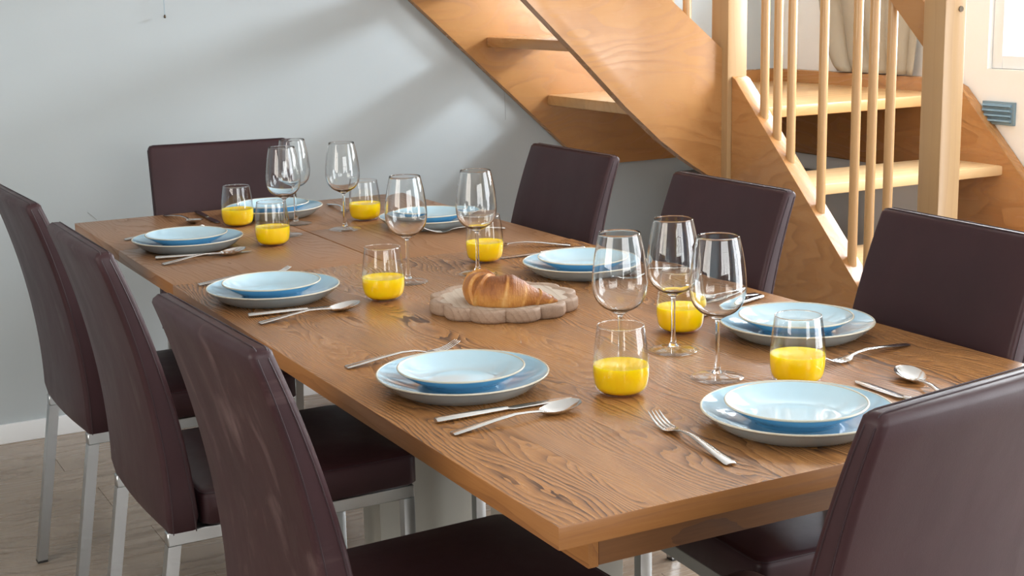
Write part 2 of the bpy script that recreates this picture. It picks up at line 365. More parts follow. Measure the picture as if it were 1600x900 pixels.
# lower flight
LX = 1.955
ls = lambda y: 1.081 - 0.96*(2.266 - y)          # top of the left string
bot = lambda y: ls(y) - 0.36
SP('lower_string', [(LX, 2.279, 1.085), (LX, 2.262, 1.078), (LX, 1.40, ls(1.40)), (LX, 1.30, max(0.14, ls(1.3))), (LX, 1.20, 0.10), (LX, 1.20, 0.0), (LX, 1.80, 0.0), (LX, 2.279, 0.45)], (0.06, 0, 0), M['beech_y'])
rs = lambda y: 1.01 - 0.98*(2.2 - y)
SP('wall_string', [(2.85, YW-0.038, 1.035), (2.85, 2.26, 1.035), (2.85, 2.2, 1.01), (2.85, 1.30, max(0.13, rs(1.30))), (2.85, 1.2, 0.1), (2.85, 1.2, 0.0), (2.85, 1.75, 0.0), (2.85, 2.28, 0.50), (2.85, 2.30, 0.715), (2.85, YW-0.038, 0.715)], (0.037, 0, 0), M['beech_y'])
for i in range(1, 5):
    z = LZ - RISE*i; yf = 2.235 - 0.235*i
    SB('tread', (LX+0.055, yf, z-0.034), (2.853, yf+0.29, z), M['tread'], 0.010)
# newel posts
SB('newel_post', (1.941, 2.280, 0.0), (2.015, 2.366, HC-0.005), M['post'], 0.004)
np2 = SB('newel_post', (1.945, 1.375, 0.0), (2.018, 1.452, 1.62), M['post'], 0.005)
bm = bmesh.new(); add_tube(bm, [(1.997, 1.377, 1.2925), (1.997, 1.3725, 1.2925)], 0.0075, 16)
o = obj('bolt', bm, M['hole'], None, 50); o.parent = np2; o.matrix_parent_inverse = stair.matrix_world.inverted() @ Matrix.Translation(-Vector(stair.location)) if False else Matrix.Identity(4)
# handrails
def rail(name, a, b, h, wd):
    a, b = Vector(a), Vector(b); n = Vector((0, 0, 1)); side = (b-a).cross(n).normalized()
    pts = [a - side*wd/2, b - side*wd/2, b - side*wd/2 + n*h, a - side*wd/2 + n*h]
    return SP(name, pts, side*wd, M['beech_y'], 0.012)
rail('handrail', (1.985, 1.452, 1.175), (1.985, 2.28, 1.953), 0.12, 0.045)
rail('handrail', (1.942, FY+0.02, 1.96), (0.50, FY+0.02, 2.60-0.16), 0.12, 0.045)
# spindles
def spindle(x, y, z0, z1, r=0.0135):
    bm = bmesh.new(); add_lathe(bm, [(0, 0), (r, 0), (r, z1-z0), (0, z1-z0)], 20)
    o = obj('spindle', bm, M['spindle'], None, 40); o.parent = stair; o.matrix_parent_inverse = Matrix.Translation(-Vector(stair.location)); o.location = (x, y, z0)
for yy in (2.152, 2.089, 2.024, 1.883, 1.742, 1.676, 1.606):
    spindle(1.985, yy, ls(yy)-0.012, 1.175 + (yy-1.452)*0.94 + 0.03)
for xx in (1.822, 1.758, 1.62, 1.48, 1.34, 1.12):
    spindle(xx, FY+0.02, 1.16 + (1.94-xx)*0.798, 1.97 + (1.942-xx)*0.345)

# air vent and curtain on the stair-side wall, panelled cupboard under the stair
vent = tag(empty('air_vent', (XR, 2.06, 0.93)), 'small blue-grey louvred vent grille on the bright white wall below the window', 'vent')
fr = box('vent_frame', (-0.012, -0.068, -0.038), (0.0, 0.068, 0.038), M['vent'], vent, 0.002)
for i in range(4):
    bm = bmesh.new(); z = -0.030 + i*0.0165
    add_prism(bm, [(-0.012, -0.06, z), (-0.022, -0.06, z+0.004), (-0.020, -0.06, z+0.010), (-0.012, -0.06, z+0.012)], (0, 0.12, 0)); obj('slat', bm, M['vent'], vent)
# gathered cloth
cur = tag(empty('curtain', (XR-0.03, 2.72, 1.04)), 'beige cloth hanging in loose folds on the wall behind the staircase spindles', 'curtain')
bm = bmesh.new(); NU, NV = 60, 24; grid = []
for j in range(NV+1):
    t = j/NV; r = []
    for i in range(NU+1):
        s = i/NU
        y0 = 0.115 + 0.19*t**0.65*(1 - 0.15*t)          # far edge sweeps outwards with height
        y1 = -0.30 - 0.03*t
        yy = y0 + (y1-y0)*s
        d = 0.03*abs(math.sin(s*PI*4.5 + 0.35*t))**0.6 + 0.006*math.sin(7*t+s*9)
        r.append(bm.verts.new((-d + 0.012, yy, t*(0.50))))
    grid.append(r)
for j in range(NV):
    for i in range(NU): bm.faces.new((grid[j][i], grid[j][i+1], grid[j+1][i+1], grid[j+1][i]))
o = obj('cloth', bm, M['fabric'], cur, 60); sm = o.modifiers.new('thickness', 'SOLIDIFY'); sm.thickness = 0.003
bm = bmesh.new(); add_tube(bm, [(0.0, 0.5, 0.505), (0.0, -0.45, 0.505)], 0.012, 12); obj('curtain_rod', bm, M['chrome'], cur, 50)
# grey cupboard under the landing
cup = tag(empty('cupboard', (2.62, 3.0, 0)), 'grey panelled low cupboard in the shade under the staircase landing', 'cupboard')
box('body', (-0.22, -0.30, 0.0), (0.225, 0.21, 0.66), M['cupboard'], cup, 0.004)
for i in range(2): box('door', (-0.218+0.2215*i, -0.318, 0.03), (-0.218+0.2215*i+0.218, -0.3005, 0.655), M['cupboard'], cup, 0.003)

# ------------------------------------------------------------------ dining table
T = 0.76
tab = tag(empty('dining_table', (0.5, 1.335, 0)), 'long brown oak extending dining table laid for eight with blue plates', 'table')
def edges(o):
    me = o.data; me.materials.append(M['edge']); me.materials.append(M['edge_x'])
    for f in me.polygons:
        if abs(f.normal.z) < 0.5: f.material_index = 1 if abs(f.normal.x) > 0.7 else 2
def TB(name, a, b, m, bev=0.002, label=None):
    c = Vector(tab.location)
    o = box(name, Vector(a)-c, Vector(b)-c, m, tab, bev)
    if label: o['label'] = label
    if name in ('tabletop', 'extension_leaf'): edges(o)
    return o
TB('tabletop', (0, 0, 0.730), (1.0, 1.652, T), M['table'], 0.0025, 'brushed oak main top with strong dark grain')
for y0, y1 in ((1.654, 2.160), (2.162, 2.67)):
    TB('extension_leaf', (0.004, y0, 0.7310), (0.4905, y1, T-0.0005), M['leaf'], 0.0018); TB('extension_leaf', (0.4945, y0, 0.7310), (0.996, y1, T-0.0005), M['leaf'], 0.0018)
TB('side_rail', (0.088, 0.08, 0.66), (0.103, 1.60, 0.7295), M['edge'], 0.001); TB('side_rail', (0.897, 0.08, 0.66), (0.912, 1.60, 0.7295), M['edge'], 0.001)
TB('end_rail', (0.1045, 0.082, 0.661), (0.8955, 0.10, 0.7295), M['apron'], 0.001); TB('end_rail', (0.1045, 1.58, 0.661), (0.8955, 1.598, 0.7295), M['apron'], 0.001)
TB('slide_rail', (0.16, 1.61, 0.700), (0.19, 2.55, 0.7295), M['chrome'], 0.002); TB('slide_rail', (0.81, 1.61, 0.700), (0.84, 2.55, 0.7295), M['chrome'], 0.002)
TB('pedestal', (0.37, 1.44, 0.012), (0.625, 1.54, 0.66), M['pedestal'], 0.004); TB('pedestal', (0.37, 0.80, 0.012), (0.60, 0.90, 0.66), M['pedestal'], 0.004)
TB('bearer', (0.12, 1.42, 0.662), (0.88, 1.56, 0.7295), M['apron'], 0.002); TB('bearer', (0.12, 0.78, 0.662), (0.88, 0.92, 0.7295), M['apron'], 0.002)
TB('foot_plate', (0.36, 0.78, 0.0), (0.635, 1.56, 0.012), M['pedestal'], 0.003)

# ------------------------------------------------------------------ chairs
CW = 0.42; CH = 0.946
def bx_prof(t): return -0.086*(-0.15*t + 1.15*t*t)
def make_chair():
    root = empty('dining_chair', (0, 0, 0))
    z0 = 0.422; NL = 18; rings = []
    def section(x, z, th, wd, r, sh, inset):
        """rounded rectangle, local x from rear (x) to front (x+th)"""
        hw = wd/2 - inset; xa, xb = x + inset, x + th + sh - inset; r = max(0.002, min(r, (xb-xa)/2 - 0.001)); pts = []
        nw = 6
        def arc(cx, cy, a0):
            return [(cx + r*math.cos(a0+PI/2*k/4), cy + r*math.sin(a0+PI/2*k/4)) for k in range(5)]
        P = []
        P += arc(xb-r, hw-r, 0)
        P += arc(xa+r, hw-r, PI/2)
        P += [(xa - 0.007*math.sin(PI*k/nw), hw-r - (2*hw-2*r)*k/nw) for k in range(1, nw)]
        P += arc(xa+r, -hw+r, PI)
        P += arc(xb-r, -hw+r, 1.5*PI)
        P += [(xb - 0.004*math.sin(PI*k/nw), -hw+r + (2*hw-2*r)*k/nw) for k in range(1, nw)]
        return [Vector((a, b, z)) for a, b in P]
    Hc = CH
    for i in range(NL+1):
        t = i/NL; z = z0 + (Hc - z0 - 0.012)*t
        th = 0.062 + (0.034-0.062)*t**0.8; wd = CW + (0.412-CW)*t
        rings.append(section(bx_prof(t), z, th, wd, 0.010, 0.0, 0.006 if i == 0 else 0.0))
    for a in (30, 60, 90):
        c = math.radians(a); ins = 0.011*(1-math.cos(c)); z = Hc - 0.012 + 0.012*math.sin(c)
        rings.append(section(bx_prof(1.0), z, 0.034, 0.412, 0.010, 0, ins))
    bm = bmesh.new(); add_loft(bm, rings); back = obj('backrest', bm, M['leather'], root, 50)
    # piped seams round the rear and front faces
    for xf in (0.010, -0.010):
        path = []
        for side in (1, -1):
            pts = []
            for i in range(NL+1):
                t = i/NL; th = 0.062 + (0.034-0.062)*t**0.8; wd = CW + (0.412-CW)*t
                x = bx_prof(t) + (xf if xf > 0 else th + xf)
                pts.append((x, side*(wd/2 + 0.0002), z0 + (Hc-z0-0.012)*t*0.995))
            path.append(pts)
        xe = bx_prof(1) + (xf if xf > 0 else 0.034 + xf)
        full = path[0] + [(xe, 0.200, Hc-0.002), (xe, 0.19, Hc+0.0002), (xe, 0, Hc+0.0002), (xe, -0.19, Hc+0.0002), (xe, -0.200, Hc-0.002)] + path[1][::-1]
        bm = bmesh.new(); add_tube(bm, full, 0.0011, 5); obj('seam', bm, M['seam'], back, 60)
    # seat cushion
    xs0, xs1 = 0.066, 0.50; zb, zt = 0.423, 0.490; hw = 0.205
    rings = []
    def srect(ins, z, crown=0.0):
        P = []; r = 0.022
        for (cx, cy, a0) in ((xs1-ins-r, hw-ins-r, 0), (xs0+ins+r, hw-ins-r, PI/2), (xs0+ins+r, -hw+ins+r, PI), (xs1-ins-r, -hw+ins+r, 1.5*PI)):
            for k in range(6): P.append(Vector((cx + r*math.cos(a0+PI/2*k/5), cy + r*math.sin(a0+PI/2*k/5), z)))
        return P
    rings.append(srect(0.006, zb)); rings.append(srect(0.0, zb+0.006)); rings.append(srect(0.0, zt-0.014))
    for a in (30, 60, 90): c = math.radians(a); rings.append(srect(0.014*(1-math.cos(c)), zt-0.014+0.014*math.sin(c)))
    rings.append(srect(0.06, zt+0.005)); rings.append(srect(0.12, zt+0.008))
    bm = bmesh.new(); add_loft(bm, rings); seat = obj('seat', bm, M['leather'], root, 50)
    bm = bmesh.new(); add_tube(bm, [p + Vector((0, 0, 0)) for p in srect(0.0025, zt-0.005)] + [srect(0.0025, zt-0.005)[0]], 0.0012, 5); obj('seam', bm, M['seam'], seat, 60)
    # chrome frame
    bm = bmesh.new(); s = 0.024; zf0, zf1 = 0.396, 0.422; hy = 0.198
    add_box(bm, (0.002, hy-s, zf0), (0.492, hy, zf1), 0.002, 1); add_box(bm, (0.002, -hy, zf0), (0.492, -hy+s, zf1), 0.002, 1)
    add_box(bm, (0.468, -hy+s, zf0), (0.492, hy-s, zf1), 0.002, 1); add_box(bm, (0.05, -hy+s, zf0), (0.074, hy-s, zf1), 0.002, 1)
    obj('seat_frame', bm, M['chrome'], root, 40)
    for sy in (1, -1):
        ya, yb = sorted((sy*(hy), sy*(hy-s)))
        bm = bmesh.new()
        a = [(0.002, ya, zf0), (0.026, ya, zf0), (0.026, yb, zf0), (0.002, yb, zf0)]; dx = -0.062
        b = [(0.002+dx, ya, 0.004), (0.026+dx, ya, 0.004), (0.026+dx, yb, 0.004), (0.002+dx, yb, 0.004)]
        add_loft(bm, [[Vector(p) for p in b], [Vector(p) for p in a]]); lg = obj('leg', bm, M['chrome'], root)
        box('foot_cap', (0.002+dx, ya, 0), (0.026+dx, yb, 0.006), M['foot'], lg)
        lg = box('leg', (0.468, ya, 0.004), (0.492, yb, zf0), M['chrome'], root, 0.002)
        box('foot_cap', (0.468, ya, 0), (0.492, yb, 0.004), M['foot'], lg)
    return root
CHAIRS = [
    (-0.189, 1.974, 0.036, 'dark aubergine leather chair on the left side, farthest along, nearest the back wall'),
    (-0.191, 1.285, 0.010, 'middle one of the three dark leather chairs along the left table side'),
    (-0.187, 0.494, 0.039, 'dark leather chair nearest the viewer on the left side, scuffed back, black seat showing'),
    (1.098, 1.921, 3.158, 'dark leather chair on the right side under the rising stair flight'),
    (1.054, 1.171, 3.147, 'dark leather chair on the right side in front of the lower stair string'),
    (1.045, 0.485, 3.090, 'dark leather chair on the right side in front of the big square post'),
    (0.445, 2.687, -1.695, 'dark leather chair at the far head of the table by the grey wall'),
    (0.378, -0.213, 1.707, 'dark leather chair at the near table end, its back towards the viewer'),
]
proto = make_chair()
for i, (x, y, a, lab) in enumerate(CHAIRS):
    c = proto if i == 0 else copy_tree(proto)
    if i == 2:
        for ch in c.children:
            if ch.name.startswith('backrest'): ch.data = ch.data.copy(); ch.data.materials[0] = M['leather_worn']
    c.location = (x, y, 0); c.rotation_euler = (0, 0, a); tag(c, lab, 'chair', 'leather dining chairs round the table')

# ------------------------------------------------------------------ plates
def make_plate(name, R, foot, h, base_z, m_top, m_under):
    """coupe plate: face, underside and a bare rim line"""
    root = empty(name, (0, 0, 0)); t = 0.0045
    prof = []; n = 14
    for i in range(n+1):
        s = i/n; r = R*s
        k = max(0.0, (s - 0.45)/0.55); prof.append((r if i else 0.0, base_z + (h-base_z)*k**1.9))
    bm = bmesh.new()
    low = []
    for r, z in prof[::-1]: low.append((max(0.0, r-0.0008) if r > 0 else 0.0, z - t*(1 - 0.45*(r/R)**4)))
    top = prof[:-1]
    add_lathe(bm, [(r, z) for r, z in top] + [(R-0.002, prof[-1][1])], 72); obj('face', bm, m_top, root, 60)
    bm = bmesh.new(); fr = foot
    und = [(R-0.0012, h-0.0030), (R-0.006, h-0.0075), (R-0.014, h-0.0155), (R-0.024, 0.0052), (fr+0.004, 0.0014), (fr+0.001, 0.0), (fr-0.003, 0.0), (fr-0.005, base_z-t), (0, base_z-t)] if R > 0.12 else [(R-0.0012, prof[-1][1]-0.0028)] + [(r, z) for r, z in low[1:] if r > fr+0.006] + [(fr+0.004, base_z-t+0.0004), (fr+0.002, 0.0), (fr-0.003, 0.0), (fr-0.005, base_z-t), (0, base_z-t)]
    add_lathe(bm, und, 72); obj('underside', bm, m_under, root, 60)
    bm = bmesh.new(); zr = prof[-1][1] - 0.0011
    ring = [(R-0.0016+0.0016*math.cos(a), zr + 0.0016*math.sin(a)) for a in [2*PI*k/10 for k in range(10)]]
    add_lathe(bm, ring, 72, True); obj('rim', bm, M['rim'], root, 60)
    return root
PLACES = {
    'nl': (0.170, 0.589, 'nearest the viewer on the left table side'),
    'ml': (0.142, 1.402, 'middle of the left table side, beyond the croissant board'),
    'fl': (0.162, 2.097, 'on the left table side, farthest, near the table corner'),
    'nr': (0.822, 0.577, 'on the right table side behind the near tumbler'),
    'mr': (0.805, 1.270, 'on the right table side, right of the croissant'),
    'fr': (0.800, 2.050, 'on the right table side, farthest, behind two wine glasses'),
    'ne': (0.482, 0.162, 'at the near table end beside the foreground chair'),
    'fe': (0.512, 2.464, 'at the far table end below the back chair'),
}
big = make_plate('dinner_plate', 0.1355, 0.101, 0.0275, 0.0085, M['plate_shaded'], M['plate_base'])
small = make_plate('side_plate', 0.1003, 0.058, 0.0290, 0.0080, M['plate'], M['plate_under'])
for i, (k, (x, y, d)) in enumerate(PLACES.items()):
    b = big if i == 0 else copy_tree(big); s = small if i == 0 else copy_tree(small)
    b.location = (x, y, T); s.location = (x - 0.004, y - 0.003, T + 0.0088); b.rotation_euler.z = s.rotation_euler.z = i*0.9
    tag(b, 'large lower blue plate ' + d, 'plate', 'dinner plates at the eight places')
    tag(s, 'small upper blue plate ' + d, 'plate', 'side plates on the dinner plates')

# ------------------------------------------------------------------ glasses
def bowl_profile(outer, th_top, th_bot):
    """outer: list (r,z) from bottom centre to the rim; returns closed outer+inner profile"""
    n = len(outer); inner = []
    for i, (r, z) in enumerate(outer):
        a = outer[max(0, i-1)]; b = outer[min(n-1, i+1)]; d = Vector((b[0]-a[0], b[1]-a[1])); d.normalize()
        th = th_bot + (th_top-th_bot)*min(1.0, i/(n*0.55)); inner.append((max(0.0, r - d.y*th), z + d.x*th))
    inner[0] = (0.0, inner[0][1]); out = list(outer)
    rim_mid = ((outer[-1][0]+inner[-1][0])/2, outer[-1][1]+0.0004)
    return out + [rim_mid] + inner[::-1], inner
def cr(pts, n=6):
    out = []
    for i in range(len(pts)-1):
        p0, p1, p2, p3 = pts[max(0, i-1)], pts[i], pts[i+1], pts[min(len(pts)-1, i+2)]
        for k in range(n):
            t = k/n; out.append(tuple(0.5*((2*p1[c]) + (-p0[c]+p2[c])*t + (2*p0[c]-5*p1[c]+4*p2[c]-p3[c])*t*t + (-p0[c]+3*p1[c]-3*p2[c]+p3[c])*t**3) for c in range(2)))
    out.append(pts[-1]); return out
def make_wine_glass():
    root = empty('wine_glass', (0, 0, 0))
    out = cr([(0.0036, 0.0860), (0.0048, 0.0935), (0.0145, 0.1000), (0.0290, 0.1080), (0.0400, 0.1220), (0.0446, 0.1420), (0.0437, 0.1650), (0.0397, 0.1960), (0.0330, 0.2270)], 6)
    base = [(0.0, 0.0), (0.0405, 0.0), (0.0422, 0.0008), (0.0415, 0.0019)] + cr([(0.034, 0.0034), (0.018, 0.0058), (0.0095, 0.0080)], 5) + [(0.0, 0.0080)]
    bm = bmesh.new(); add_lathe(bm, base, 56); obj('foot', bm, M['thin_glass'], root, 50)
    foot = [(0.0, 0.0081)] + cr([(0.0090, 0.0082), (0.0070, 0.0110), (0.0050, 0.0170), (0.0039, 0.0350), (0.0035, 0.0600), (0.0036, 0.0855)], 5)
    # bowl and stem are one piece of glass: one closed mesh
    inner = []
    src = [p for p in out if p[1] > 0.1005]; n = len(src)
    for i, (r, z) in enumerate(src):
        a = src[max(0, i-1)]; b = src[min(n-1, i+1)]; d = Vector((b[0]-a[0], b[1]-a[1])).normalized(); th = 0.0024 + (0.00055-0.0024)*min(1.0, i/(n*0.5))
        inner.append((max(0.0, r-d.y*th), z+d.x*th))
    prof = foot + out + [((out[-1][0]+inner[-1][0])/2, out[-1][1]+0.0005)] + inner[::-1] + [(inner[0][0]*0.5, inner[0][1]-0.0012), (0.0, inner[0][1]-0.0016)]
    bm = bmesh.new(); add_lathe(bm, prof, 56); o = obj('bowl_and_stem', bm, M['glass'], root, 70)
    return root
WINE = [
    (0.535, 0.421, 'rightmost of the three near wine glasses, close before the near right plate'),
    (0.575, 0.600, 'rear middle wine glass of the near trio, standing before a yellow tumbler'),
    (0.427, 0.535, 'leftmost wine glass of the near trio, behind the frontmost juice tumbler'),
    (0.603, 1.386, 'wine glass right behind the croissant board, in front of a juice tumbler'),
    (0.439, 1.391, 'wine glass left behind the croissant board, right of a juice tumbler'),
    (0.586, 2.119, 'wine glass standing alone near the wall with a juice tumbler at its right'),
    (0.424, 2.120, 'nearer of two overlapping wine glasses in front of the far chair'),
    (0.510, 2.282, 'farther of two overlapping wine glasses before the far end plate'),
]
wg = make_wine_glass()
for i, (x, y, lab) in enumerate(WINE):
    g = wg if i == 0 else copy_tree(wg); g.location = (x, y, T+0.0006); tag(g, lab, 'wine glass', 'clear wine glasses on the table')
def make_tumbler():
    root = empty('juice_tumbler', (0, 0, 0))
    out = cr([(0.0, 0.0), (0.021, 0.0), (0.0310, 0.0020), (0.0395, 0.0105), (0.0427, 0.0270), (0.0431, 0.0420), (0.0418, 0.0640), (0.0392, 0.0860), (0.0362, 0.1060)], 6)
    n = len(out); inner = []
    for i, (r, z) in enumerate(out):
        a = out[max(0, i-1)]; b = out[min(n-1, i+1)]; d = Vector((b[0]-a[0], b[1]-a[1])).normalized(); th = 0.0040 + (0.0011-0.0040)*min(1.0, i/(n*0.5))
        inner.append((max(0.0, r-d.y*th), z+d.x*th))
    inner = [p for i, p in enumerate(inner) if i == 0 or p[0] > 1e-5]; inner[0] = (0.0, inner[0][1])
    prof = out + [((out[-1][0]+inner[-1][0])/2, out[-1][1]+0.0005)] + inner[::-1]
    bm = bmesh.new(); add_lathe(bm, prof, 56); obj('glass_body', bm, M['thin_glass'], root, 70)
    rr = (out[-1][0]+inner[-1][0])/2
    bm = bmesh.new(); add_lathe(bm, [(rr+0.0007*math.cos(2*PI*q/8), 0.1063+0.0007*math.sin(2*PI*q/8)) for q in range(8)], 56, True); obj('rim', bm, M['glass'], root, 70)
    lev = 0.0455; liq = [(max(0.0, r + (0.0003 if r > 0 else 0)), z - (0.0003 if r < 0.02 else 0)) for r, z in inner if z < lev]
    rl = liq[-1][0]; liq += [(rl, lev), (rl-0.0012, lev-0.0006), (0.0, lev-0.0006)]
    bm = bmesh.new(); add_lathe(bm, liq, 56); obj('juice', bm, M['juice'], root, 50)['label'] = 'bright yellow orange juice'
    return root
TUMB = [
    (0.361, 0.430, 'frontmost juice tumbler, nearest the viewer, right of the near left plates'),
    (0.667, 0.711, 'juice tumbler directly behind the rear wine glass of the near trio'),
    (0.624, 0.334, 'juice tumbler rightmost on the table, between the two near right plate pairs'),
    (0.328, 1.265, 'juice tumbler left of the croissant board, right of the middle left plates'),
    (0.685, 1.511, 'juice tumbler behind the wine glass just beyond the croissant'),
    (0.352, 2.012, 'juice tumbler right of the farthest left plates, before two wine glasses'),
    (0.371, 2.352, 'juice tumbler in front of the far chair, left of the far end plates'),
    (0.694, 2.241, 'juice tumbler beside the lone wine glass near the back wall'),
]
tb = make_tumbler()
for i, (x, y, lab) in enumerate(TUMB):
    g = tb if i == 0 else copy_tree(tb); g.location = (x, y, T+0.0006); g.rotation_euler.z = i; tag(g, lab, 'tumbler', 'tumblers of orange juice')

# ------------------------------------------------------------------ cutlery (origin at the handle end, lying along +x)
def strip(bm, st):
    """st: list of (x, half width, z centre, half thickness, dish)"""
    rings = []
    for x, hw, z, ht, dish in st:
        P = []
        for k in range(12):
            a = 2*PI*k/12; cy, cz = math.cos(a), math.sin(a); yy = hw*cy
            P.append(Vector((x, yy, z + ht*cz - dish*(1-(cy*cy)))))
        rings.append(P)
    add_loft(bm, rings)
def make_knife():
    bm = bmesh.new()
    strip(bm, [(0, 0.0065, 0.0044, 0.0028, 0), (0.003, 0.0080, 0.0044, 0.0042, 0), (0.05, 0.0080, 0.0043, 0.0041, 0), (0.10, 0.0066, 0.0040, 0.0036, 0), (0.118, 0.0050, 0.0036, 0.0030, 0)])
    root = empty('table_knife', (0, 0, 0)); obj('handle', bm, M['cutlery'], root, 50)
    bm = bmesh.new()
    strip(bm, [(0.1175, 0.0042, 0.0031, 0.0025, 0), (0.126, 0.0082, 0.0030, 0.0010, 0), (0.17, 0.0094, 0.0028, 0.0008, 0), (0.205, 0.0090, 0.0026, 0.0007, 0), (0.221, 0.0062, 0.0025, 0.0006, 0), (0.228, 0.0018, 0.0025, 0.0005, 0)])
    obj('blade', bm, M['cutlery'], root, 50); return root
HANDLE = [(0, 0.0070, 0.0020, 0.0014, 0), (0.003, 0.0092, 0.0024, 0.0021, 0), (0.03, 0.0082, 0.0048, 0.0022, 0), (0.07, 0.0060, 0.0090, 0.0022, 0), (0.105, 0.0040, 0.0115, 0.0020, 0), (0.130, 0.0030, 0.0100, 0.0018, 0)]
def make_spoon():
    root = empty('table_spoon', (0, 0, 0)); bm = bmesh.new()
    strip(bm, HANDLE + [(0.146, 0.0036, 0.0082, 0.0018, 0), (0.151, 0.0052, 0.0076, 0.0016, 0)]); obj('handle', bm, M['cutlery'], root, 50)
    bm = bmesh.new(); n, mth = 14, 9; top = []; bot_ = []
    for i in range(n+1):
        s = i/n; x = 0.148 + 0.070*s; hw = 0.0222*math.sqrt(max(0.0, 1-((s-0.56)/0.56)**2)) if s < 0.56 else 0.0222*math.sqrt(max(0.0, 1-((s-0.56)/0.44)**2))
        hw = max(hw, 0.0040 if i == 0 else 0.0008); rimz = 0.0080 + 0.0065*s**1.4; dep = 0.0098*math.sin(PI*min(1, s*0.97+0.02))**0.75
        a, b = [], []
        for j in range(mth+1):
            u = -1 + 2*j/mth; d = dep*(1-u*u); z = rimz - d
            a.append(bm.verts.new((x, hw*u, z))); b.append(bm.verts.new((x, hw*u, z - 0.0012)))
        top.append(a); bot_.append(b)
    for i in range(n):
        for j in range(mth):
            bm.faces.new((top[i][j], top[i+1][j], top[i+1][j+1], top[i][j+1])); bm.faces.new((bot_[i][j], bot_[i][j+1], bot_[i+1][j+1], bot_[i+1][j]))
        for j in (0, mth): bm.faces.new((top[i][j], bot_[i][j], bot_[i+1][j], top[i+1][j]))
    for i in (0, n):
        for j in range(mth): bm.faces.new((top[i][j], top[i][j+1], bot_[i][j+1], bot_[i][j]))
    obj('spoon_bowl', bm, M['cutlery'], root, 60); return root
def make_fork():
    root = empty('table_fork', (0, 0, 0)); bm = bmesh.new()
    strip(bm, HANDLE + [(0.143, 0.0045, 0.0075, 0.0015, 0), (0.152, 0.0095, 0.0048, 0.0012, 0), (0.160, 0.0118, 0.0036, 0.0011, 0.0004), (0.170, 0.0122, 0.0034, 0.0010, 0.0004)]); obj('handle', bm, M['cutlery'], root, 50)
    for k in range(4):
        y = -0.0096 + 0.0064*k; bm = bmesh.new()
        rings = []
        for x, hw, z in ((0.1685, 0.0021, 0.0034), (0.182, 0.0020, 0.0042), (0.197, 0.0018, 0.0082), (0.210, 0.0013, 0.0138), (0.214, 0.0006, 0.0158)):
            yy = y*(1 - 0.10*(x-0.168)/0.045); rings.append([Vector((x, yy+hw*c, z+0.0011*s)) for c, s in ((1, 0), (0.7, 0.8), (-0.7, 0.8), (-1, 0), (-0.7, -0.8), (0.7, -0.8))])
        add_loft(bm, rings); obj('tine', bm, M['cutlery'], root, 50)
    return root
proto_c = {}
def lay(kind, x, y, deg, lab, z=0.0):
    mk = {'fork': make_fork, 'knife': make_knife, 'spoon': make_spoon}[kind]
    if kind not in proto_c: o = proto_c[kind] = mk()
    else: o = copy_tree(proto_c[kind])
    o.location = (x, y, T + 0.0004 + z); o.rotation_euler = (0, 0, math.radians(deg)); tag(o, lab, kind, kind + 's laid beside the plates')
lay('fork', 0.057, 0.797, 4.0, 'fork with tines showing behind the nearest left-side plates')
lay('knife', 0.052, 0.441, 0.5, 'knife in front of the nearest left-side plates, parallel to a spoon')
lay('spoon', 0.048, 0.378, 4.0, 'spoon with bowl up closest to the frontmost juice tumbler')
lay('fork', 0.046, 1.613, 5.0, 'fork mostly hidden behind the middle left plates, handle end and tines peeping')
lay('knife', 0.040, 1.257, -3.5, 'knife in front of the middle left plates under the spoon bowl')
lay('spoon', 0.039, 1.188, 7.5, 'spoon in front of the middle left plates, left of a tumbler')
lay('fork', 0.052, 2.295, 6.0, 'fork almost hidden behind the farthest left plates, near the table corner')
lay('knife', 0.048, 1.976, -9.0, 'knife in front of the farthest left plates by the leaf seam')
lay('spoon', 0.044, 1.896, 12.0, 'spoon in front of the farthest left plates, pointing at a tumbler')
lay('fork', 0.298, 0.068, 84.0, 'fork alone on bare wood left of the near end plates')
lay('knife', 0.690, 0.055, 88.0, 'knife right of the near end plates, partly behind the chair back')
lay('spoon', 0.716, 0.078, 70.0, 'spoon with shining bowl at the right, beside the foreground chair')
lay('fork', 0.926, 0.411, 188.0, 'fork lying right of the rightmost juice tumbler')
lay('knife', 0.957, 0.848, 199.0, 'knife behind the near right plates, touching their far side')
lay('spoon', 0.968, 0.878, 198.0, 'spoon behind the near right plates, just beyond the knife')
lay('fork', 1.000, 1.135, 183.0, 'fork seen through the near wine glasses, before the middle right plates')
lay('knife', 0.948, 1.510, 179.0, 'knife beyond the middle right plates, beside a tumbler')
lay('spoon', 0.945, 1.566, 150.0, 'spoon beyond the middle right plates, right of a tumbler')
lay('fork', 0.934, 1.881, 167.0, 'fork in front of the farthest right plates, behind a wine glass')
lay('fork', 0.712, 2.560, -95.0, 'fork right of the far end plates near the back wall')
lay('knife', 0.340, 2.640, -91.0, 'knife left of the far end plates, beside the left far tumbler')
lay('spoon', 0.250, 2.640, -80.0, 'spoon at the far table corner in front of the back chair')

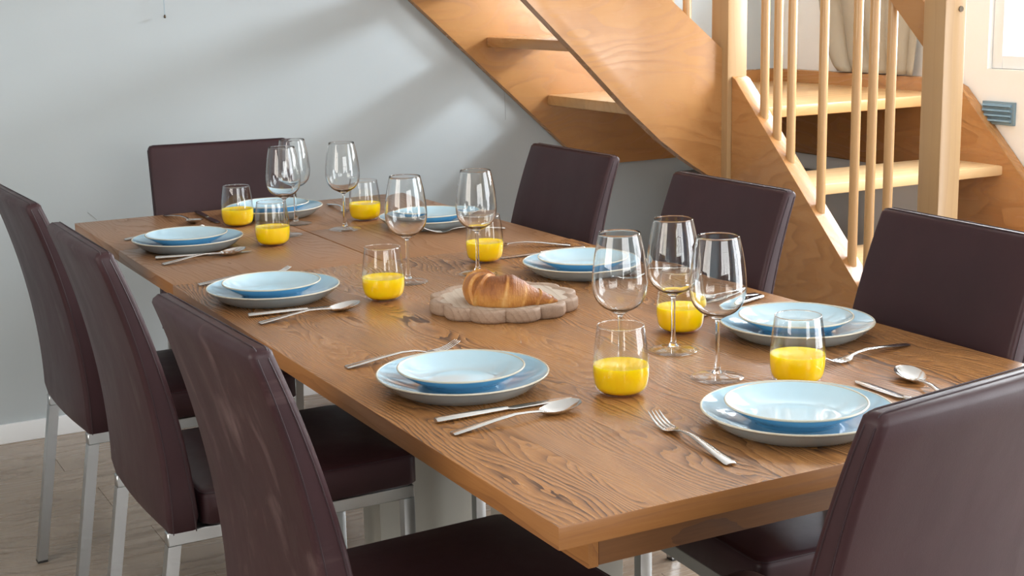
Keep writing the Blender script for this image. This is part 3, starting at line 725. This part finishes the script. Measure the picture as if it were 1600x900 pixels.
# ------------------------------------------------------------------ serving board and croissant
def board_mat():
    m = wood('weathered_mango_wood', (0.13, 0.08, 0.052), (0.31, 0.205, 0.14), (0.43, 0.31, 0.225), 'y', 60, 0.05, 0, 0.7, 0.3, 0.6, 0.8, 0.6); return m
M['board'] = board_mat(); M['white_wash'] = wood('whitewashed_wood', (0.26, 0.19, 0.13), (0.42, 0.33, 0.25), (0.60, 0.52, 0.43), 'y', 60, 0.05, 0, 0.65, 0.2, 0.6, 0.8, 0.6)
brd = tag(empty('serving_board', (0.492, 1.058, T)), 'scalloped flower-shaped greyish wooden serving board under the croissant', 'serving board')
NP_ = 12; seg = 192; brd.rotation_euler.z = math.radians(-11)
def petal(sc, a):
    c = abs(math.cos(a*NP_/2)); return sc*(0.90 + 0.10*c**0.8)
def pring(sc, z): return [Vector((petal(sc, 2*PI*k/seg)*math.cos(2*PI*k/seg), petal(sc, 2*PI*k/seg)*math.sin(2*PI*k/seg), z)) for k in range(seg)]
Rb = 0.147
bm = bmesh.new(); add_loft(bm, [pring(Rb*0.96, 0.0), pring(Rb*0.985, 0.003), pring(Rb, 0.008), pring(Rb, 0.020), pring(Rb*0.993, 0.0238), pring(Rb*0.97, 0.025), pring(Rb*0.90, 0.0250), pring(Rb*0.86, 0.0222)], True)
obj('board_body', bm, M['board'], brd, 60)
bm = bmesh.new(); add_loft(bm, [pring(Rb*0.858, 0.0223), pring(Rb*0.80, 0.0208), pring(Rb*0.3, 0.0203), pring(Rb*0.02, 0.0203)], True)
obj('dished_face', bm, M['white_wash'], brd, 60)['label'] = 'whitewashed dished face'

def croissant_mat():
    m = mat('baked_pastry', (0.45, 0.18, 0.045), 0.38, spec=0.4, **{'Subsurface Weight': 0.08, 'Subsurface Scale': 0.005}); k = NT(m)
    v = k.coords((1, 1, 1)); n = k.noise(v, 38, 5, 0.6); a = k.n('ShaderNodeAttribute', {'attribute_name': 'crust'}).outputs['Fac']
    st = k.noise(k.coords((320, 70, 90)), 1.0, 4, 0.65)
    f = k.math('ADD', k.math('MULTIPLY', a, 0.5), k.math('ADD', k.math('MULTIPLY', n, 0.42), k.math('MULTIPLY', st, 0.28)))
    k.color(k.ramp(f, [(0.24, (0.72, 0.44, 0.17)), (0.42, (0.58, 0.27, 0.066)), (0.60, (0.40, 0.145, 0.030)), (0.80, (0.20, 0.060, 0.012))]))
    k.bump(k.math('ADD', n, st), 0.7, 0.003); return m
M['croissant'] = croissant_mat()
def make_croissant():
    me_rings = []; crust = []
    N, K = 170, 40
    ctrl = [(0.086, 0.004), (0.060, -0.004), (0.024, -0.008), (-0.012, -0.010), (-0.042, -0.004), (-0.060, 0.022), (-0.055, 0.056), (-0.030, 0.082), (-0.012, 0.090)]
    pts = cr(ctrl, 40); L = [0.0]
    for a, b in zip(pts, pts[1:]): L.append(L[-1] + math.hypot(b[0]-a[0], b[1]-a[1]))
    def spine(s):
        t = s*L[-1]; i = max(0, min(len(L)-2, next((q for q in range(len(L)-1) if L[q+1] >= t), len(L)-2))); u = (t-L[i])/(L[i+1]-L[i])
        a, b = pts[i], pts[i+1]; d = Vector((b[0]-a[0], b[1]-a[1], 0)).normalized()
        return Vector((a[0]+(b[0]-a[0])*u, a[1]+(b[1]-a[1])*u, 0)), d
    bounds = [0.0, 0.08, 0.17, 0.28, 0.41, 0.55, 0.70, 0.87, 1.0]; mid = 3
    for i in range(N+1):
        s = i/N; p, d = spine(s); nrm = Vector((-d.y, d.x, 0))
        q = min(1.0, max(0.0, s)); env = 0.0325*min(1.0, (0.05 + q/0.36))**0.75*min(1.0, (0.10 + (1-q)/0.22))**0.6*(1 + 0.10*math.sin(PI*min(1, max(0, (q-0.3)/0.7))))
        j = max(q_ for q_ in range(len(bounds)-1) if bounds[q_] <= s + 1e-9)
        ring = []
        for kk in range(K):
            th = 2*PI*kk/K; skew = 0.036*math.sin(th+0.5)*(1 if s < 0.55 else -1)
            ss = min(0.9999, max(0.0, s + skew)); jj = max(q_ for q_ in range(len(bounds)-1) if bounds[q_] <= ss + 1e-9)
            u = (ss-bounds[jj])/(bounds[jj+1]-bounds[jj]); w_ = (bounds[jj+1]-bounds[jj])
            lip = 0.014/w_
            if jj < mid: st = 0.84 + 0.14*u**0.8 + (0.04 if u > 1-lip else 0.0)
            elif jj > mid: st = 0.90 + 0.10*(1-u)**0.8 + (0.045 if u < lip else 0.0)
            else: st = 1.04 + 0.05*math.sin(PI*u)
            r = env*st*(1 + 0.018*math.sin(3*th+9*s) + 0.010*math.sin(7*th+21*s))
            h = math.sin(th); z = max(r*h*1.05, -env*0.62)
            ring.append(p + nrm*(r*math.cos(th)*1.0) + Vector((0, 0, z + env*0.62)))
            e = min(u, 1-u)*w_; crust.append(max(0.0, min(1.0, 0.30 + 0.55*max(0, h) + 0.14*math.sin(13*s+2*th) - (0.45+0.25*math.sin(3*th+31*s))*math.exp(-(e/0.009)**2))))
        me_rings.append(ring)
    bm = bmesh.new(); add_loft(bm, me_rings)
    bmesh.ops.recalc_face_normals(bm, faces=bm.faces)
    me = bpy.data.meshes.new('croissant'); bm.to_mesh(me); bm.free()
    at = me.attributes.new('crust', 'FLOAT', 'POINT')
    for q, v in enumerate(crust): at.data[q].value = v
    smooth_angle(me, 60)
    return link('croissant', me, M['croissant'])
cro = tag(make_croissant(), 'golden brown baked croissant lying on the scalloped wooden board', 'croissant')
cro.location = (0.478, 0.995, T + 0.0212); cro.rotation_euler = (0, 0, math.radians(-28))
